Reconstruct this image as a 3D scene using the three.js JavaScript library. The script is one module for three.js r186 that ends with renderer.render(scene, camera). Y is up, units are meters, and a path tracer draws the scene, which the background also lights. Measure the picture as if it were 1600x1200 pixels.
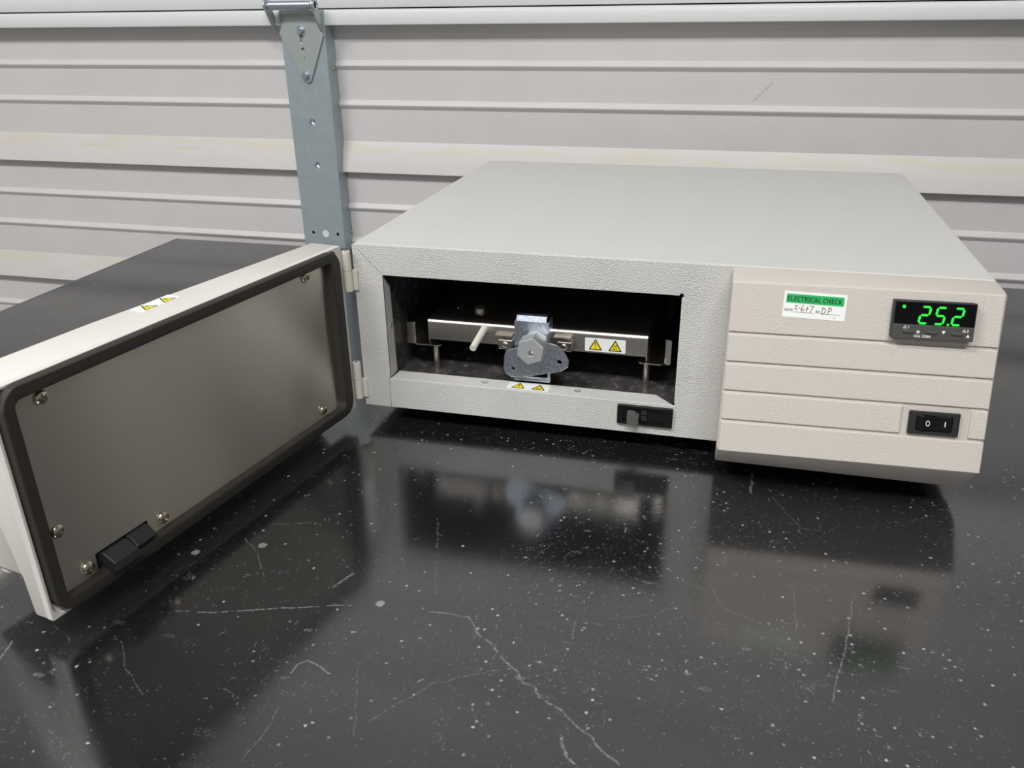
import * as THREE from 'three';
import { RoundedBoxGeometry } from 'three/addons/geometries/RoundedBoxGeometry.js';
import { mergeGeometries, toCreasedNormals, mergeVertices } from 'three/addons/utils/BufferGeometryUtils.js';
import { RectAreaLightUniformsLib } from 'three/addons/lights/RectAreaLightUniformsLib.js';
import { Brush, Evaluator, SUBTRACTION } from 'three-bvh-csg';
import { createNoise2D } from 'simplex-noise';

// ---------------------------------------------------------------- camera, exposure, lights
const scene = new THREE.Scene();
const camera = new THREE.PerspectiveCamera(49.16, 4 / 3, 0.02, 30);
camera.position.set(0.2801, 0.3167, 0.5786);
camera.rotation.set(-0.4248, 0.2606, -0.014, 'YXZ');
const renderer = new THREE.WebGLRenderer({ antialias: true });
renderer.toneMapping = THREE.LinearToneMapping;
renderer.toneMappingExposure = 0.93;
renderer.shadowMap.enabled = true;
RectAreaLightUniformsLib.init();
scene.background = new THREE.Color(0x000000);

// ceiling tube fittings: [x, z, length, width, turn, radiance]
const LAMPS = [
  [-0.85, 1.05, 0.9, 0.2, 0.0, 56, 'white ceiling strip lamp left of the bench', 0xffffff],
  [0.5, 1.30, 0.9, 0.2, 0.0, 64, 'white ceiling strip lamp in front of the bench middle', 0xffffff],
  [0.2, 2.6, 0.9, 0.2, 0.0, 14, 'white ceiling strip lamp farthest from the garage door', 0xffffff],
];
const CEIL = 1.75, FLOOR = -0.92, XL = -2.0, XR = 2.7, ZB = 3.4, ZW = -0.535;

// ---------------------------------------------------------------- helpers
let seedState = 12345;
const rnd = () => { seedState = (seedState + 0x6d2b79f5) | 0; let t = Math.imul(seedState ^ (seedState >>> 15), 1 | seedState); t = (t + Math.imul(t ^ (t >>> 7), 61 | t)) ^ t; return ((t ^ (t >>> 14)) >>> 0) / 4294967296; };
const noiseA = createNoise2D(rnd), noiseB = createNoise2D(rnd);
const fbm = (x, y, o = 4) => { let s = 0, a = 0.5; for (let i = 0; i < o; i++) { s += a * noiseA(x, y); x *= 2.03; y *= 2.03; a *= 0.5; } return s; };
const V = (x, y, z) => new THREE.Vector3(x, y, z);

function mesh(name, geo, mat, parent = scene) {
  const g = Array.isArray(geo) ? merge(geo) : geo;
  const m = new THREE.Mesh(g, mat); m.name = name; m.castShadow = true; m.receiveShadow = true; parent.add(m); return m;
}
function merge(list) {
  return mergeGeometries(list.map((g) => { const n = g.index ? g.toNonIndexed() : g.clone(); for (const k of Object.keys(n.attributes)) if (!['position', 'normal', 'uv'].includes(k)) n.deleteAttribute(k); n.clearGroups(); return n; }));
}
function group(name, parent = scene) { const g = new THREE.Group(); g.name = name; parent.add(g); return g; }
function tag(o, label, category, kind, grp) { o.userData.label = label; if (category) o.userData.category = category; if (kind) o.userData.kind = kind; if (grp) o.userData.group = grp; return o; }
const say = (o, label) => { o.userData.label = label; return o; };

// box given by its bounds
function box(x0, x1, y0, y1, z0, z1, r = 0, seg = 3) {
  const w = x1 - x0, h = y1 - y0, d = z1 - z0;
  const g = r > 0 ? new RoundedBoxGeometry(w, h, d, seg, Math.min(r, w / 2.01, h / 2.01, d / 2.01)) : new THREE.BoxGeometry(w, h, d);
  g.translate((x0 + x1) / 2, (y0 + y1) / 2, (z0 + z1) / 2); return g;
}
// uv in metres from the dominant axis of each face
function boxUV(g, s = 1) {
  const n = g.index ? g.toNonIndexed() : g; const p = n.attributes.position; const uv = new Float32Array(p.count * 2);
  const a = V(), b = V(), c = V(), e = V(), f = V();
  for (let i = 0; i < p.count; i += 3) {
    a.fromBufferAttribute(p, i); b.fromBufferAttribute(p, i + 1); c.fromBufferAttribute(p, i + 2);
    e.subVectors(b, a); f.subVectors(c, a); e.cross(f);
    const ax = Math.abs(e.x), ay = Math.abs(e.y), az = Math.abs(e.z);
    [a, b, c].forEach((q, k) => {
      const [u, v] = az >= ax && az >= ay ? [q.x, q.y] : ay >= ax ? [q.x, -q.z] : [q.z, q.y];
      uv[(i + k) * 2] = u * s; uv[(i + k) * 2 + 1] = v * s;
    });
  }
  n.setAttribute('uv', new THREE.BufferAttribute(uv, 2)); return n;
}
const poly = (pts) => { const s = new THREE.Shape(); pts.forEach(([x, y], i) => (i ? s.lineTo(x, y) : s.moveTo(x, y))); s.closePath(); return s; };
function roundRect(x0, y0, x1, y1, r, C = THREE.Shape) {
  const s = new C(); s.moveTo(x0 + r, y0); s.lineTo(x1 - r, y0); s.absarc(x1 - r, y0 + r, r, -Math.PI / 2, 0); s.lineTo(x1, y1 - r); s.absarc(x1 - r, y1 - r, r, 0, Math.PI / 2);
  s.lineTo(x0 + r, y1); s.absarc(x0 + r, y1 - r, r, Math.PI / 2, Math.PI); s.lineTo(x0, y0 + r); s.absarc(x0 + r, y0 + r, r, Math.PI, 1.5 * Math.PI); return s;
}
const hole = (x, y, r) => { const p = new THREE.Path(); p.absarc(x, y, r, 0, Math.PI * 2, true); return p; };
// extrude a shape in xy from z0 to z1, optional bevel inside those bounds
function ext(shape, z0, z1, bev = 0, curve = 10) {
  const g = new THREE.ExtrudeGeometry(shape, { depth: z1 - z0 - 2 * bev, bevelEnabled: bev > 0, bevelThickness: bev, bevelSize: bev, bevelOffset: -bev, bevelSegments: 2, curveSegments: curve });
  g.translate(0, 0, z0 + bev); return g;
}
function cyl(p0, p1, r0, r1 = r0, seg = 20, open = false) {
  const d = new THREE.Vector3().subVectors(p1, p0); const g = new THREE.CylinderGeometry(r1, r0, d.length(), seg, 1, open);
  g.applyQuaternion(new THREE.Quaternion().setFromUnitVectors(V(0, 1, 0), d.clone().normalize())); g.translate((p0.x + p1.x) / 2, (p0.y + p1.y) / 2, (p0.z + p1.z) / 2); return g;
}
const csg = new Evaluator(); csg.attributes = ['position', 'normal', 'uv']; csg.useGroups = false;
function cut(g, ...tools) {
  let a = new Brush(g); a.updateMatrixWorld();
  for (const t of tools) { const b = new Brush(t); b.updateMatrixWorld(); a = csg.evaluate(a, b, SUBTRACTION); a.updateMatrixWorld(); }
  return a.geometry;
}
// loft a closed (y,z) profile along x; stations [x, inset]
function loftX(profile, stations, crease = 0.7) {
  const rings = stations.map(([x, inset]) => {
    const p = profile(x), n = p.length;
    let area = 0; p.forEach(([a, b], i) => { const [c, d] = p[(i + 1) % n]; area += a * d - c * b; });
    const sgn = area > 0 ? 1 : -1;
    return p.map(([y, z], i) => {
      if (!inset) return [x, y, z];
      const a = p[(i + n - 1) % n], b = p[(i + 1) % n];
      let e1 = [y - a[0], z - a[1]], e2 = [b[0] - y, b[1] - z]; const l1 = Math.hypot(...e1), l2 = Math.hypot(...e2);
      let nx = -(e1[1] / l1 + e2[1] / l2) * sgn, ny = (e1[0] / l1 + e2[0] / l2) * sgn; const l = Math.hypot(nx, ny);
      return [x, y + inset * nx / l, z + inset * ny / l];
    });
  });
  const out = []; const n = rings[0].length;
  const tri = (a, b, c) => out.push(...a, ...b, ...c);
  for (let s = 0; s + 1 < rings.length; s++) for (let i = 0; i < n; i++) { const j = (i + 1) % n, A = rings[s], B = rings[s + 1]; tri(A[i], B[i], B[j]); tri(A[i], B[j], A[j]); }
  const cap = (r, flip) => { for (const f of THREE.ShapeUtils.triangulateShape(r.map((q) => new THREE.Vector2(q[1], q[2])), [])) flip ? tri(r[f[2]], r[f[1]], r[f[0]]) : tri(r[f[0]], r[f[1]], r[f[2]]); };
  cap(rings[0], true); cap(rings[rings.length - 1], false);
  let g = new THREE.BufferGeometry(); g.setAttribute('position', new THREE.BufferAttribute(new Float32Array(out), 3));
  // orient outward
  let vol = 0; for (let i = 0; i < out.length; i += 9) { const a = V(out[i], out[i + 1], out[i + 2]), b = V(out[i + 3], out[i + 4], out[i + 5]), c = V(out[i + 6], out[i + 7], out[i + 8]); vol += a.dot(b.cross(c)); }
  if (vol < 0) { const p = g.attributes.position.array; for (let i = 0; i < p.length; i += 9) for (let k = 0; k < 3; k++) { const t = p[i + 3 + k]; p[i + 3 + k] = p[i + 6 + k]; p[i + 6 + k] = t; } }
  g.computeVertexNormals(); g = toCreasedNormals(g, crease); return boxUV(g);
}
function dataTex(w, h, fn, color = true, rep = true) {
  const d = new Uint8Array(w * h * 4); const o = [0, 0, 0];
  for (let y = 0; y < h; y++) for (let x = 0; x < w; x++) { fn(x, y, o); const i = (y * w + x) * 4; d[i] = Math.max(0, Math.min(255, o[0])); d[i + 1] = Math.max(0, Math.min(255, o[1])); d[i + 2] = Math.max(0, Math.min(255, o[2])); d[i + 3] = 255; }
  const t = new THREE.DataTexture(d, w, h); t.magFilter = THREE.LinearFilter; t.minFilter = THREE.LinearMipmapLinearFilter; t.generateMipmaps = true;
  t.wrapS = t.wrapT = rep ? THREE.RepeatWrapping : THREE.ClampToEdgeWrapping; if (color) t.colorSpace = THREE.SRGBColorSpace; t.needsUpdate = true; return t;
}
function canvasTex(w, h, draw) {
  const c = document.createElement('canvas'); c.width = w; c.height = h; draw(c.getContext('2d'), w, h);
  const t = new THREE.CanvasTexture(c); t.colorSpace = THREE.SRGBColorSpace; t.anisotropy = 8; return t;
}
const std = (o) => new THREE.MeshStandardMaterial(o);
const phys = (o) => new THREE.MeshPhysicalMaterial(o);
const lin = (r, g, b) => new THREE.Color().setRGB(r, g, b);

// ---------------------------------------------------------------- materials
// wrinkle / orange-peel powder coat bump, tile 0.064 m
const coatBump = (() => {
  const N = 512, T = 0.064, f = new Float32Array(N * N);
  // tileable noise by summing periodic cosines lattice-free: blend of shifted samples
  const per = (x, y, s) => { const u = x / N, v = y / N; const n = (a, b) => noiseB(a * s, b * s); return n(u, v) * (1 - u) * (1 - v) + n(u - 1, v) * u * (1 - v) + n(u, v - 1) * (1 - u) * v + n(u - 1, v - 1) * u * v; };
  for (let y = 0; y < N; y++) for (let x = 0; x < N; x++) f[y * N + x] = 0.62 * per(x, y, 40) + 0.38 * per(x, y, 85);
  const t = dataTex(N, N, (x, y, o) => { const v = 128 + 105 * f[y * N + x]; o[0] = o[1] = o[2] = v; }, false); t.repeat.set(1 / T, 1 / T); return t;
})();
const M = {};
M.lid = std({ color: lin(0.62, 0.615, 0.58), roughness: 0.5, bumpMap: coatBump, bumpScale: 0.0003 });
M.frame = std({ color: lin(0.62, 0.61, 0.58), roughness: 0.45, bumpMap: coatBump, bumpScale: 0.0009 });
M.bezel = std({ color: lin(0.595, 0.55, 0.50), roughness: 0.55, bumpMap: coatBump, bumpScale: 0.00035 });
M.doorShell = std({ color: lin(0.68, 0.655, 0.61), roughness: 0.5, bumpMap: coatBump, bumpScale: 0.00005 });
M.hingeWhite = std({ color: lin(0.66, 0.63, 0.55), roughness: 0.45 });
M.rubber = std({ color: lin(0.028, 0.024, 0.02), roughness: 0.62 });
M.blackPlastic = phys({ color: lin(0.006, 0.006, 0.007), roughness: 0.3, specularIntensity: 0.6 });
M.boltZinc = std({ color: lin(0.74, 0.76, 0.76), metalness: 0.85, roughness: 0.48 });
M.switchPlastic = std({ color: lin(0.016, 0.016, 0.018), roughness: 0.5 });
M.greyPlastic = std({ color: lin(0.1, 0.096, 0.09), roughness: 0.5 });
M.baseBlack = std({ color: lin(0.012, 0.012, 0.013), roughness: 0.7 });
M.steel = std({ color: lin(0.62, 0.57, 0.5), metalness: 1, roughness: 0.27 });
M.screw = std({ color: lin(0.7, 0.64, 0.52), metalness: 1, roughness: 0.2 });
M.dark = std({ color: lin(0.01, 0.01, 0.01), roughness: 0.6 });
M.nylon = std({ color: lin(0.72, 0.71, 0.62), roughness: 0.45 });
M.whitePrint = std({ color: lin(0.8, 0.8, 0.78), roughness: 0.6 });
const brushed = dataTex(512, 512, (() => { const rows = []; for (let i = 0; i < 512; i++) rows.push(rnd()); return (x, y, o) => { const v = 128 + 70 * (0.6 * (rows[y] - 0.5) + 0.4 * (rows[(y * 7) % 512] - 0.5) + 0.35 * noiseA(x * 0.012, y * 0.9)); o[0] = o[1] = o[2] = v; }; })(), false);
brushed.repeat.set(1 / 0.12, 1 / 0.06);
M.plate = phys({ color: lin(0.8, 0.77, 0.68), metalness: 1, roughness: 0.38, anisotropy: 1, anisotropyRotation: Math.PI / 2, bumpMap: brushed, bumpScale: 0.000004 });
M.tray = phys({ color: lin(0.74, 0.7, 0.65), metalness: 1, roughness: 0.24, bumpMap: brushed, bumpScale: 0.000003 });
const zincTex = dataTex(256, 256, (x, y, o) => { const n = fbm(x * 0.06, y * 0.06, 4), m = noiseB(x * 0.15, y * 0.15); o[0] = 196 + 34 * n + 10 * m; o[1] = 204 + 34 * n + 8 * m; o[2] = 216 + 30 * n; });
zincTex.repeat.set(1 / 0.06, 1 / 0.06);
M.zinc = std({ map: zincTex, metalness: 1, roughness: 0.38 });
const galvTex = dataTex(512, 512, (x, y, o) => { const n = fbm(x * 0.02, y * 0.02, 4), m = noiseB(x * 0.2, y * 0.2); o[0] = 172 + 6 * n + 3 * m; o[1] = 184 + 6 * n + 3 * m; o[2] = 189 + 6 * n + 3 * m; });
galvTex.repeat.set(1 / 0.3, 1 / 0.3);
M.galv = std({ map: galvTex, metalness: 0.4, roughness: 0.45 });
M.galvHinge = std({ color: lin(0.5, 0.55, 0.53), metalness: 0.55, roughness: 0.42 });
const linerTex = dataTex(512, 512, (x, y, o) => { const n = fbm(x * 0.012, y * 0.012, 5), m = Math.max(0, fbm(x * 0.03 + 40, y * 0.02, 5)); const k = 84 + 18 * n + 120 * m * m; o[0] = k + 1; o[1] = k - 2; o[2] = k - 4 + 20 * m; });
linerTex.repeat.set(1 / 0.2, 1 / 0.2);
M.liner = std({ map: linerTex, metalness: 0.4, roughness: 0.24 });
const wallTex = dataTex(2048, 704, (x, y, o) => {
  // covers x -0.95 .. 0.75, y -0.25 .. 0.33
  const wx = -0.95 + (x / 2048) * 1.7, wy = -0.25 + (y / 704) * 0.58;
  const g = 3 * fbm(wx * 9, wy * 9, 4);
  let r = 214 + g, gg = 211 + g, b = 210 + g;
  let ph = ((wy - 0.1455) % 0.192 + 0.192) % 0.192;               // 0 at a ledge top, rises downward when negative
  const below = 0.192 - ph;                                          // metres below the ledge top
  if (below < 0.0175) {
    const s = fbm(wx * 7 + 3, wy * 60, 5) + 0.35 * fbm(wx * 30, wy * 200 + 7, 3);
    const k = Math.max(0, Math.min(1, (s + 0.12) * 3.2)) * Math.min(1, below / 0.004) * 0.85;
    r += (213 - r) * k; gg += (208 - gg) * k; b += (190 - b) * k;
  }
  // dark scuff below the top rib
  const sx = wx - (0.302 + 0.05 * (wy - 0.205)), d = Math.hypot((wx - 0.3) - (wy - 0.215) * 0.55, (wy - 0.215) * 0.22);
  if (Math.abs(wy - 0.2155) < 0.011 && Math.abs(sx - 0.9 * (wy - 0.2155)) < 0.0012 + 0.0008 * noiseA(wx * 200, wy * 200)) { r -= 24; gg -= 25; b -= 26; }
  o[0] = r; o[1] = gg; o[2] = b;
}, true, false);
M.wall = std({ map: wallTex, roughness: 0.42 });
M.rail = std({ color: lin(0.78, 0.79, 0.79), roughness: 0.35 });
M.upper = std({ color: lin(0.66, 0.65, 0.645), roughness: 0.42 });

// black bench top: scratches, specks and rub marks, tile 1.0 m
const bench = (() => {
  const N = 2048, L = new Float32Array(N * N), W = 1.0, X0 = -0.35, Z0 = -0.55;   // texture covers x X0..X0+1, z Z0..Z0+1
  const put = (x, z, v) => { const i = ((Math.round((x - X0) / W * N) % N) + N) % N, j = ((Math.round((z - Z0) / W * N) % N) + N) % N; const k = j * N + i; if (v > L[k]) L[k] = v; };
  const stroke = (pts, wd, v, broken = 0.4, jit = 0.0006) => {
    for (let s = 0; s + 1 < pts.length; s++) {
      const [x0, z0] = pts[s], [x1, z1] = pts[s + 1], n = Math.ceil(Math.hypot(x1 - x0, z1 - z0) / 0.0002);
      for (let i = 0; i <= n; i++) {
        const t = i / n, x = x0 + (x1 - x0) * t, z = z0 + (z1 - z0) * t;
        const jx = jit * noiseA(x * 70, z * 70), jz = jit * noiseB(x * 70, z * 70), k = 0.5 + 0.5 * noiseA(x * 260 + 9, z * 260);
        if (k < broken) continue;
        const c = Math.max(1, Math.round(wd / 0.0004));
        for (let q = 0; q < c; q++) put(x + jx + (rnd() - 0.5) * wd, z + jz + (rnd() - 0.5) * wd, v * (0.5 + 0.5 * k));
      }
    }
  };
  const dot = (x, z, r, v) => { const c = Math.ceil(r / 0.00035); for (let a = -c; a <= c; a++) for (let b = -c; b <= c; b++) if (a * a + b * b <= c * c * (0.8 + 0.3 * rnd())) put(x + a * 0.00045, z + b * 0.00045, v); };
  // the marks that can be told apart
  stroke([[0.134, 0.219], [0.156, 0.218], [0.164, 0.228], [0.18, 0.242], [0.195, 0.255], [0.212, 0.269], [0.227, 0.278], [0.241, 0.289], [0.253, 0.299]], 0.0010, 0.5, 0.22, 0.0012);
  stroke([[0.079, 0.282], [0.079, 0.276], [0.083, 0.272], [0.092, 0.274], [0.099, 0.278]], 0.0009, 0.6, 0.1);
  stroke([[-0.012, 0.253], [0.011, 0.25], [0.035, 0.241], [0.059, 0.233], [0.087, 0.224]], 0.0007, 0.55, 0.3);
  stroke([[-0.009, 0.179], [0.006, 0.19], [0.024, 0.213]], 0.0005, 0.5, 0.35);
  stroke([[0.085, 0.305], [0.086, 0.323], [0.084, 0.339]], 0.0005, 0.4, 0.2);
  stroke([[-0.024, 0.282], [-0.009, 0.299], [0.013, 0.314]], 0.0004, 0.35, 0.2);
  stroke([[0.368, 0.152], [0.363, 0.182], [0.355, 0.214], [0.351, 0.236]], 0.0005, 0.55, 0.15);
  stroke([[0.335, 0.149], [0.336, 0.186]], 0.0004, 0.45, 0.1);
  stroke([[0.289, 0.16], [0.296, 0.176], [0.317, 0.185]], 0.0004, 0.4, 0.2);
  stroke([[0.106, 0.127], [0.118, 0.162], [0.131, 0.202]], 0.0005, 0.4, 0.45);
  stroke([[0.112, 0.271], [0.129, 0.313]], 0.0004, 0.35, 0.2);
  stroke([[-0.002, 0.161], [0.024, 0.152]], 0.0005, 0.5, 0.2);
  stroke([[0.312, 0.017], [0.311, 0.045]], 0.0018, 0.5, 0.3);
  stroke([[0.325, 0.046], [0.343, 0.082], [0.356, 0.082]], 0.0004, 0.35, 0.2);
  stroke([[0.224, 0.289], [0.23, 0.301], [0.235, 0.304]], 0.0012, 0.6, 0.2);
  stroke([[0.216, 0.207], [0.217, 0.222]], 0.0006, 0.5, 0.1);
  stroke([[-0.078, 0.311], [-0.083, 0.297]], 0.0008, 0.6, 0.1);
  stroke([[0.069, 0.212], [0.076, 0.196]], 0.0012, 0.5, 0.2);
  for (const [x, z] of [[-0.032, 0.2], [0.006, 0.183], [0.103, 0.219]]) dot(x, z, 0.0021, 0.62);
  // loose specks and short nicks, denser in patches
  const dens = (x, z) => { const n = 0.5 + 0.8 * fbm(x * 6 + 20, z * 6, 3); return Math.max(0.08, n) * (x > 0.16 ? 1 : 0.55) * (z > -0.03 ? 1 : 0.35); };
  for (let i = 0; i < 150000; i++) { const x = X0 + rnd() * W, z = Z0 + rnd() * W; if (rnd() > dens(x, z)) continue; put(x, z, 0.08 + 0.5 * rnd() * rnd()); if (i % 3 === 0) put(x + 0.0005, z, 0.1 + 0.3 * rnd()); }
  for (let i = 0; i < 52000; i++) { const x = X0 + rnd() * W, z = Z0 + rnd() * W; if (rnd() > dens(x, z)) continue; dot(x, z, 0.0003, 0.22 + 0.5 * rnd() * rnd()); }
  for (let i = 0; i < 5200; i++) { const x = X0 + rnd() * W, z = Z0 + rnd() * W; if (rnd() > dens(x, z)) continue; dot(x, z, 0.0006, 0.4 + 0.42 * rnd()); }
  for (let i = 0; i < 9000; i++) {
    const x = X0 + rnd() * W, z = Z0 + rnd() * W; if (rnd() > dens(x, z)) continue;
    const a = rnd() * Math.PI, l = 0.001 + 0.006 * rnd() * rnd(); stroke([[x, z], [x + Math.cos(a) * l, z + Math.sin(a) * l]], 0.0004, 0.25 + 0.5 * rnd() * rnd(), 0.2, 0.0002);
  }
  for (let i = 0; i < 70; i++) { const x = X0 + rnd() * W, z = Z0 + rnd() * W, a = rnd() * Math.PI, b = a + (rnd() - 0.5) * 0.9, l = 0.01 + 0.035 * rnd(); stroke([[x, z], [x + Math.cos(a) * l, z + Math.sin(a) * l], [x + Math.cos(a) * l + Math.cos(b) * l, z + Math.sin(a) * l + Math.sin(b) * l]], 0.0003, 0.2 + 0.22 * rnd(), 0.3, 0.0008); }
  for (let i = 0; i < 1100; i++) { // rubbed chalky patches
    const x = X0 + rnd() * W, z = Z0 + rnd() * W; if (rnd() > dens(x, z) + (x < 0.1 && z > 0.15 ? 0.4 : 0)) continue; const R = 0.0015 + 0.005 * rnd() * rnd(), n = 15 + 80 * rnd() * rnd(), v = 0.26 + 0.4 * rnd() * rnd();
    for (let k = 0; k < n; k++) { const a = rnd() * 6.28, q = R * Math.sqrt(rnd()); put(x + Math.cos(a) * q * 1.6, z + Math.sin(a) * q * 0.7, v * (0.5 + rnd() * 0.5)); }
  }
  const map = dataTex(N, N, (x, y, o) => { const j = y; const v = L[j * N + x]; const n = 3 * fbm(x * 0.004, y * 0.004, 4); const b = 25 + n; o[0] = b + 175 * v; o[1] = b + 175 * v; o[2] = b + 2.5 + 173 * v; });
  const rough = dataTex(1024, 1024, (x, y, o) => { const n = fbm(x * 0.012, y * 0.012, 5); const v = L[(y * 2) * N + x * 2]; o[0] = 0; o[1] = 40 + 9 * n + 120 * v; o[2] = 0; }, false);
  return { map, rough, X0, Z0, W };
})();
M.bench = phys({ map: bench.map, roughnessMap: bench.rough, roughness: 1, metalness: 0, ior: 2.25 });
M.benchEdge = std({ color: lin(0.012, 0.012, 0.013), roughness: 0.35 });
M.steelLeg = std({ color: lin(0.25, 0.25, 0.26), roughness: 0.5, metalness: 0.4 });
const concrete = dataTex(512, 512, (x, y, o) => { const n = fbm(x * 0.02, y * 0.02, 5); const v = 145 + 20 * n; o[0] = v; o[1] = v - 1; o[2] = v - 4; }); concrete.repeat.set(0.5, 0.5);
M.floor = std({ map: concrete, roughness: 0.7 });
M.paint = std({ color: lin(0.42, 0.415, 0.405), roughness: 0.8 });
M.ceil = std({ color: lin(0.62, 0.615, 0.6), roughness: 0.85 });

// ---------------------------------------------------------------- room
{
  const st = (n, g, m, l, c) => tag(mesh(n, boxUV(g), m), l, c, 'structure');
  st('floor', box(XL - 0.1, XR + 0.1, FLOOR - 0.1, FLOOR, ZW - 0.2, ZB + 0.1), M.floor, 'grey concrete garage floor under the bench', 'floor');
  st('ceiling', box(XL - 0.1, XR + 0.1, CEIL, CEIL + 0.1, ZW - 0.2, ZB + 0.1), M.ceil, 'pale painted garage ceiling above the bench', 'ceiling');
  st('wall_left', box(XL - 0.1, XL, FLOOR, CEIL, ZW - 0.2, ZB + 0.1), M.paint, 'plain painted side wall left of the bench', 'wall');
  st('wall_right', box(XR, XR + 0.1, FLOOR, CEIL, ZW - 0.2, ZB + 0.1), M.paint, 'plain painted side wall right of the bench', 'wall');
  st('wall_back', box(XL, XR, FLOOR, CEIL, ZB, ZB + 0.1), M.paint, 'plain painted wall facing the garage door', 'wall');
}
// garage door: ribbed steel sections
{
  const d = group('door_1'); tag(d, 'pale ribbed steel sectional garage door behind the bench', 'garage door', 'structure');
  const Z = ZW;
  const ribs = (pts, yc) => {           // one 0.192 m repeat, from the top down; yc is the ledge's upper end
    const A = yc + 0.1035, B = yc + 0.0530;
    for (const r of [A, B]) pts.push([r + 0.0020, Z], [r - 0.0025, Z + 0.0033], [r - 0.0040, Z + 0.0041], [r - 0.0052, Z + 0.0041], [r - 0.0064, Z + 0.0034], [r - 0.0100, Z + 0.0004], [r - 0.0110, Z]);
    pts.push([yc, Z], [yc - 0.0155, Z + 0.0064], [yc - 0.0168, Z + 0.0069], [yc - 0.0180, Z + 0.0073], [yc - 0.0405, Z + 0.0128], [yc - 0.0413, Z + 0.0124], [yc - 0.0430, Z]);
  };
  const section = (yTop, yBot, first, mat) => {
    const pts = [[yTop, Z]];
    for (let yc = first; yc - 0.06 > yBot; yc -= 0.192) { if (yc + 0.11 < yTop) ribs(pts, yc); }
    pts.push([yBot, Z], [yBot, Z - 0.02], [yTop, Z - 0.02]);
    const g = loftX(() => pts, [[XL, 0], [XR, 0]], 0.3);
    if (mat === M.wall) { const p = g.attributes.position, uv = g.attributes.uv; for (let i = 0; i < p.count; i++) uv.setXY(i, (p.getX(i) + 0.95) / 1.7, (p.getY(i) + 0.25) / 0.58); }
    return mesh('panel', g, mat, d);
  };
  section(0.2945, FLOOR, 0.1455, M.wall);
  // top rail of the lower section and bottom rail of the next
  const railP = (y0, y1, z1) => () => [[y1, Z - 0.02], [y1, z1 - 0.004], [y1 - 0.0012, z1 - 0.001], [y1 - 0.003, z1], [y0 + 0.0025, z1], [y0 + 0.0006, z1 - 0.0006], [y0, z1 - 0.003], [y0, Z - 0.02]];
  mesh('rail', loftX(railP(0.2945, 0.3135, -0.510), [[XL, 0], [XR, 0]]), M.rail, d);
  mesh('rail', loftX(railP(0.3150, 0.345, -0.511), [[XL, 0], [XR, 0]]), M.rail, d);
  section(0.825, 0.345, 0.70, M.upper);
  mesh('rail', loftX(railP(0.825, 0.86, -0.511), [[XL, 0], [XR, 0]]), M.rail, d);
  section(1.40, 0.86, 1.24, M.upper);
  mesh('rail', loftX(railP(1.40, 1.44, -0.511), [[XL, 0], [XR, 0]]), M.rail, d);
  section(CEIL, 1.44, 1.62, M.upper);

  // galvanised stile: folded channel with punched holes
  const s = group('stile', d); say(s, 'galvanised steel upright channel screwed to the garage door');
  const XA = -0.3195, XB = -0.2556, ZF = -0.508;
  const face = poly([[XA + 0.0015, -0.40], [XB - 0.0015, -0.40], [XB - 0.0015, 0.3130], [XA + 0.0015, 0.3130]]);
  face.holes.push(hole(-0.2848, 0.0184, 0.0053), hole(-0.304, 0.0193, 0.0022), hole(-0.2657, 0.0184, 0.0022), hole(-0.2873, 0.173, 0.0044), hole(-0.2865, 0.1154, 0.0044));
  const bend = (x, sx) => { const g = new THREE.CylinderGeometry(0.0015, 0.0015, 0.713, 8, 1, true, sx > 0 ? 0 : -Math.PI / 2, Math.PI / 2); g.translate(x, -0.0435, ZF - 0.0015); return g; };
  const side = (x0, x1, holes) => { const sh = poly([[-0.0002, -0.4], [0.0255, -0.4], [0.0255, 0.313], [-0.0002, 0.313]]); if (holes) sh.holes.push(hole(0.0155, 0.2411, 0.003), hole(0.022, 0.018, 0.003)); const g = ext(sh, 0, x1 - x0); g.rotateY(Math.PI / 2); g.translate(x0, 0, ZF - 0.0015); return g; };
  mesh('channel', boxUV(merge([ext(face, ZF - 0.001, ZF), bend(XA + 0.0015, -1), bend(XB - 0.0015, 1), side(XA, XA + 0.001, false), side(XB - 0.001, XB, true)])), M.galv, s);
  for (const y of [0.173, 0.1154]) {
    const g = new THREE.LatheGeometry([[0.0046, 0.0001], [0.0039, -0.0008], [0.0028, -0.0026], [0.0010, -0.0035], [0, -0.0036]].map(([r, h]) => new THREE.Vector2(Math.max(r, 1e-5), h)), 20); g.rotateX(Math.PI / 2); g.translate(y > 0.15 ? -0.2873 : -0.2865, y, ZF);
    mesh('dimple', g, M.zinc, s);
  }
  mesh('plug', cyl(V(-0.2848, 0.0184, ZF - 0.002), V(-0.2848, 0.0184, ZF - 0.0003), 0.0052, 0.0052, 24), M.rail, s);
  mesh('stud', [cyl(V(XB - 0.002, 0.2411, -0.5245), V(XB + 0.0015, 0.2411, -0.5245), 0.0026, 0.0022, 12)], M.screw, s);
  mesh('stud', [cyl(V(XB - 0.002, 0.018, -0.531), V(XB + 0.0015, 0.018, -0.531), 0.0026, 0.0022, 12)], M.screw, s);

  // hinge
  const h = group('hinge', d); say(h, 'galvanised hinge leaf with barrel bolted to the stile top');
  const leaf = new THREE.Shape(); leaf.moveTo(-0.3095, 0.3060); leaf.lineTo(-0.3200, 0.2855); leaf.lineTo(-0.2935, 0.2295); leaf.quadraticCurveTo(-0.2890, 0.2240, -0.2861, 0.2240); leaf.quadraticCurveTo(-0.2815, 0.2240, -0.2795, 0.2300); leaf.lineTo(-0.2570, 0.2830); leaf.lineTo(-0.2680, 0.3060); leaf.closePath();
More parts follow.
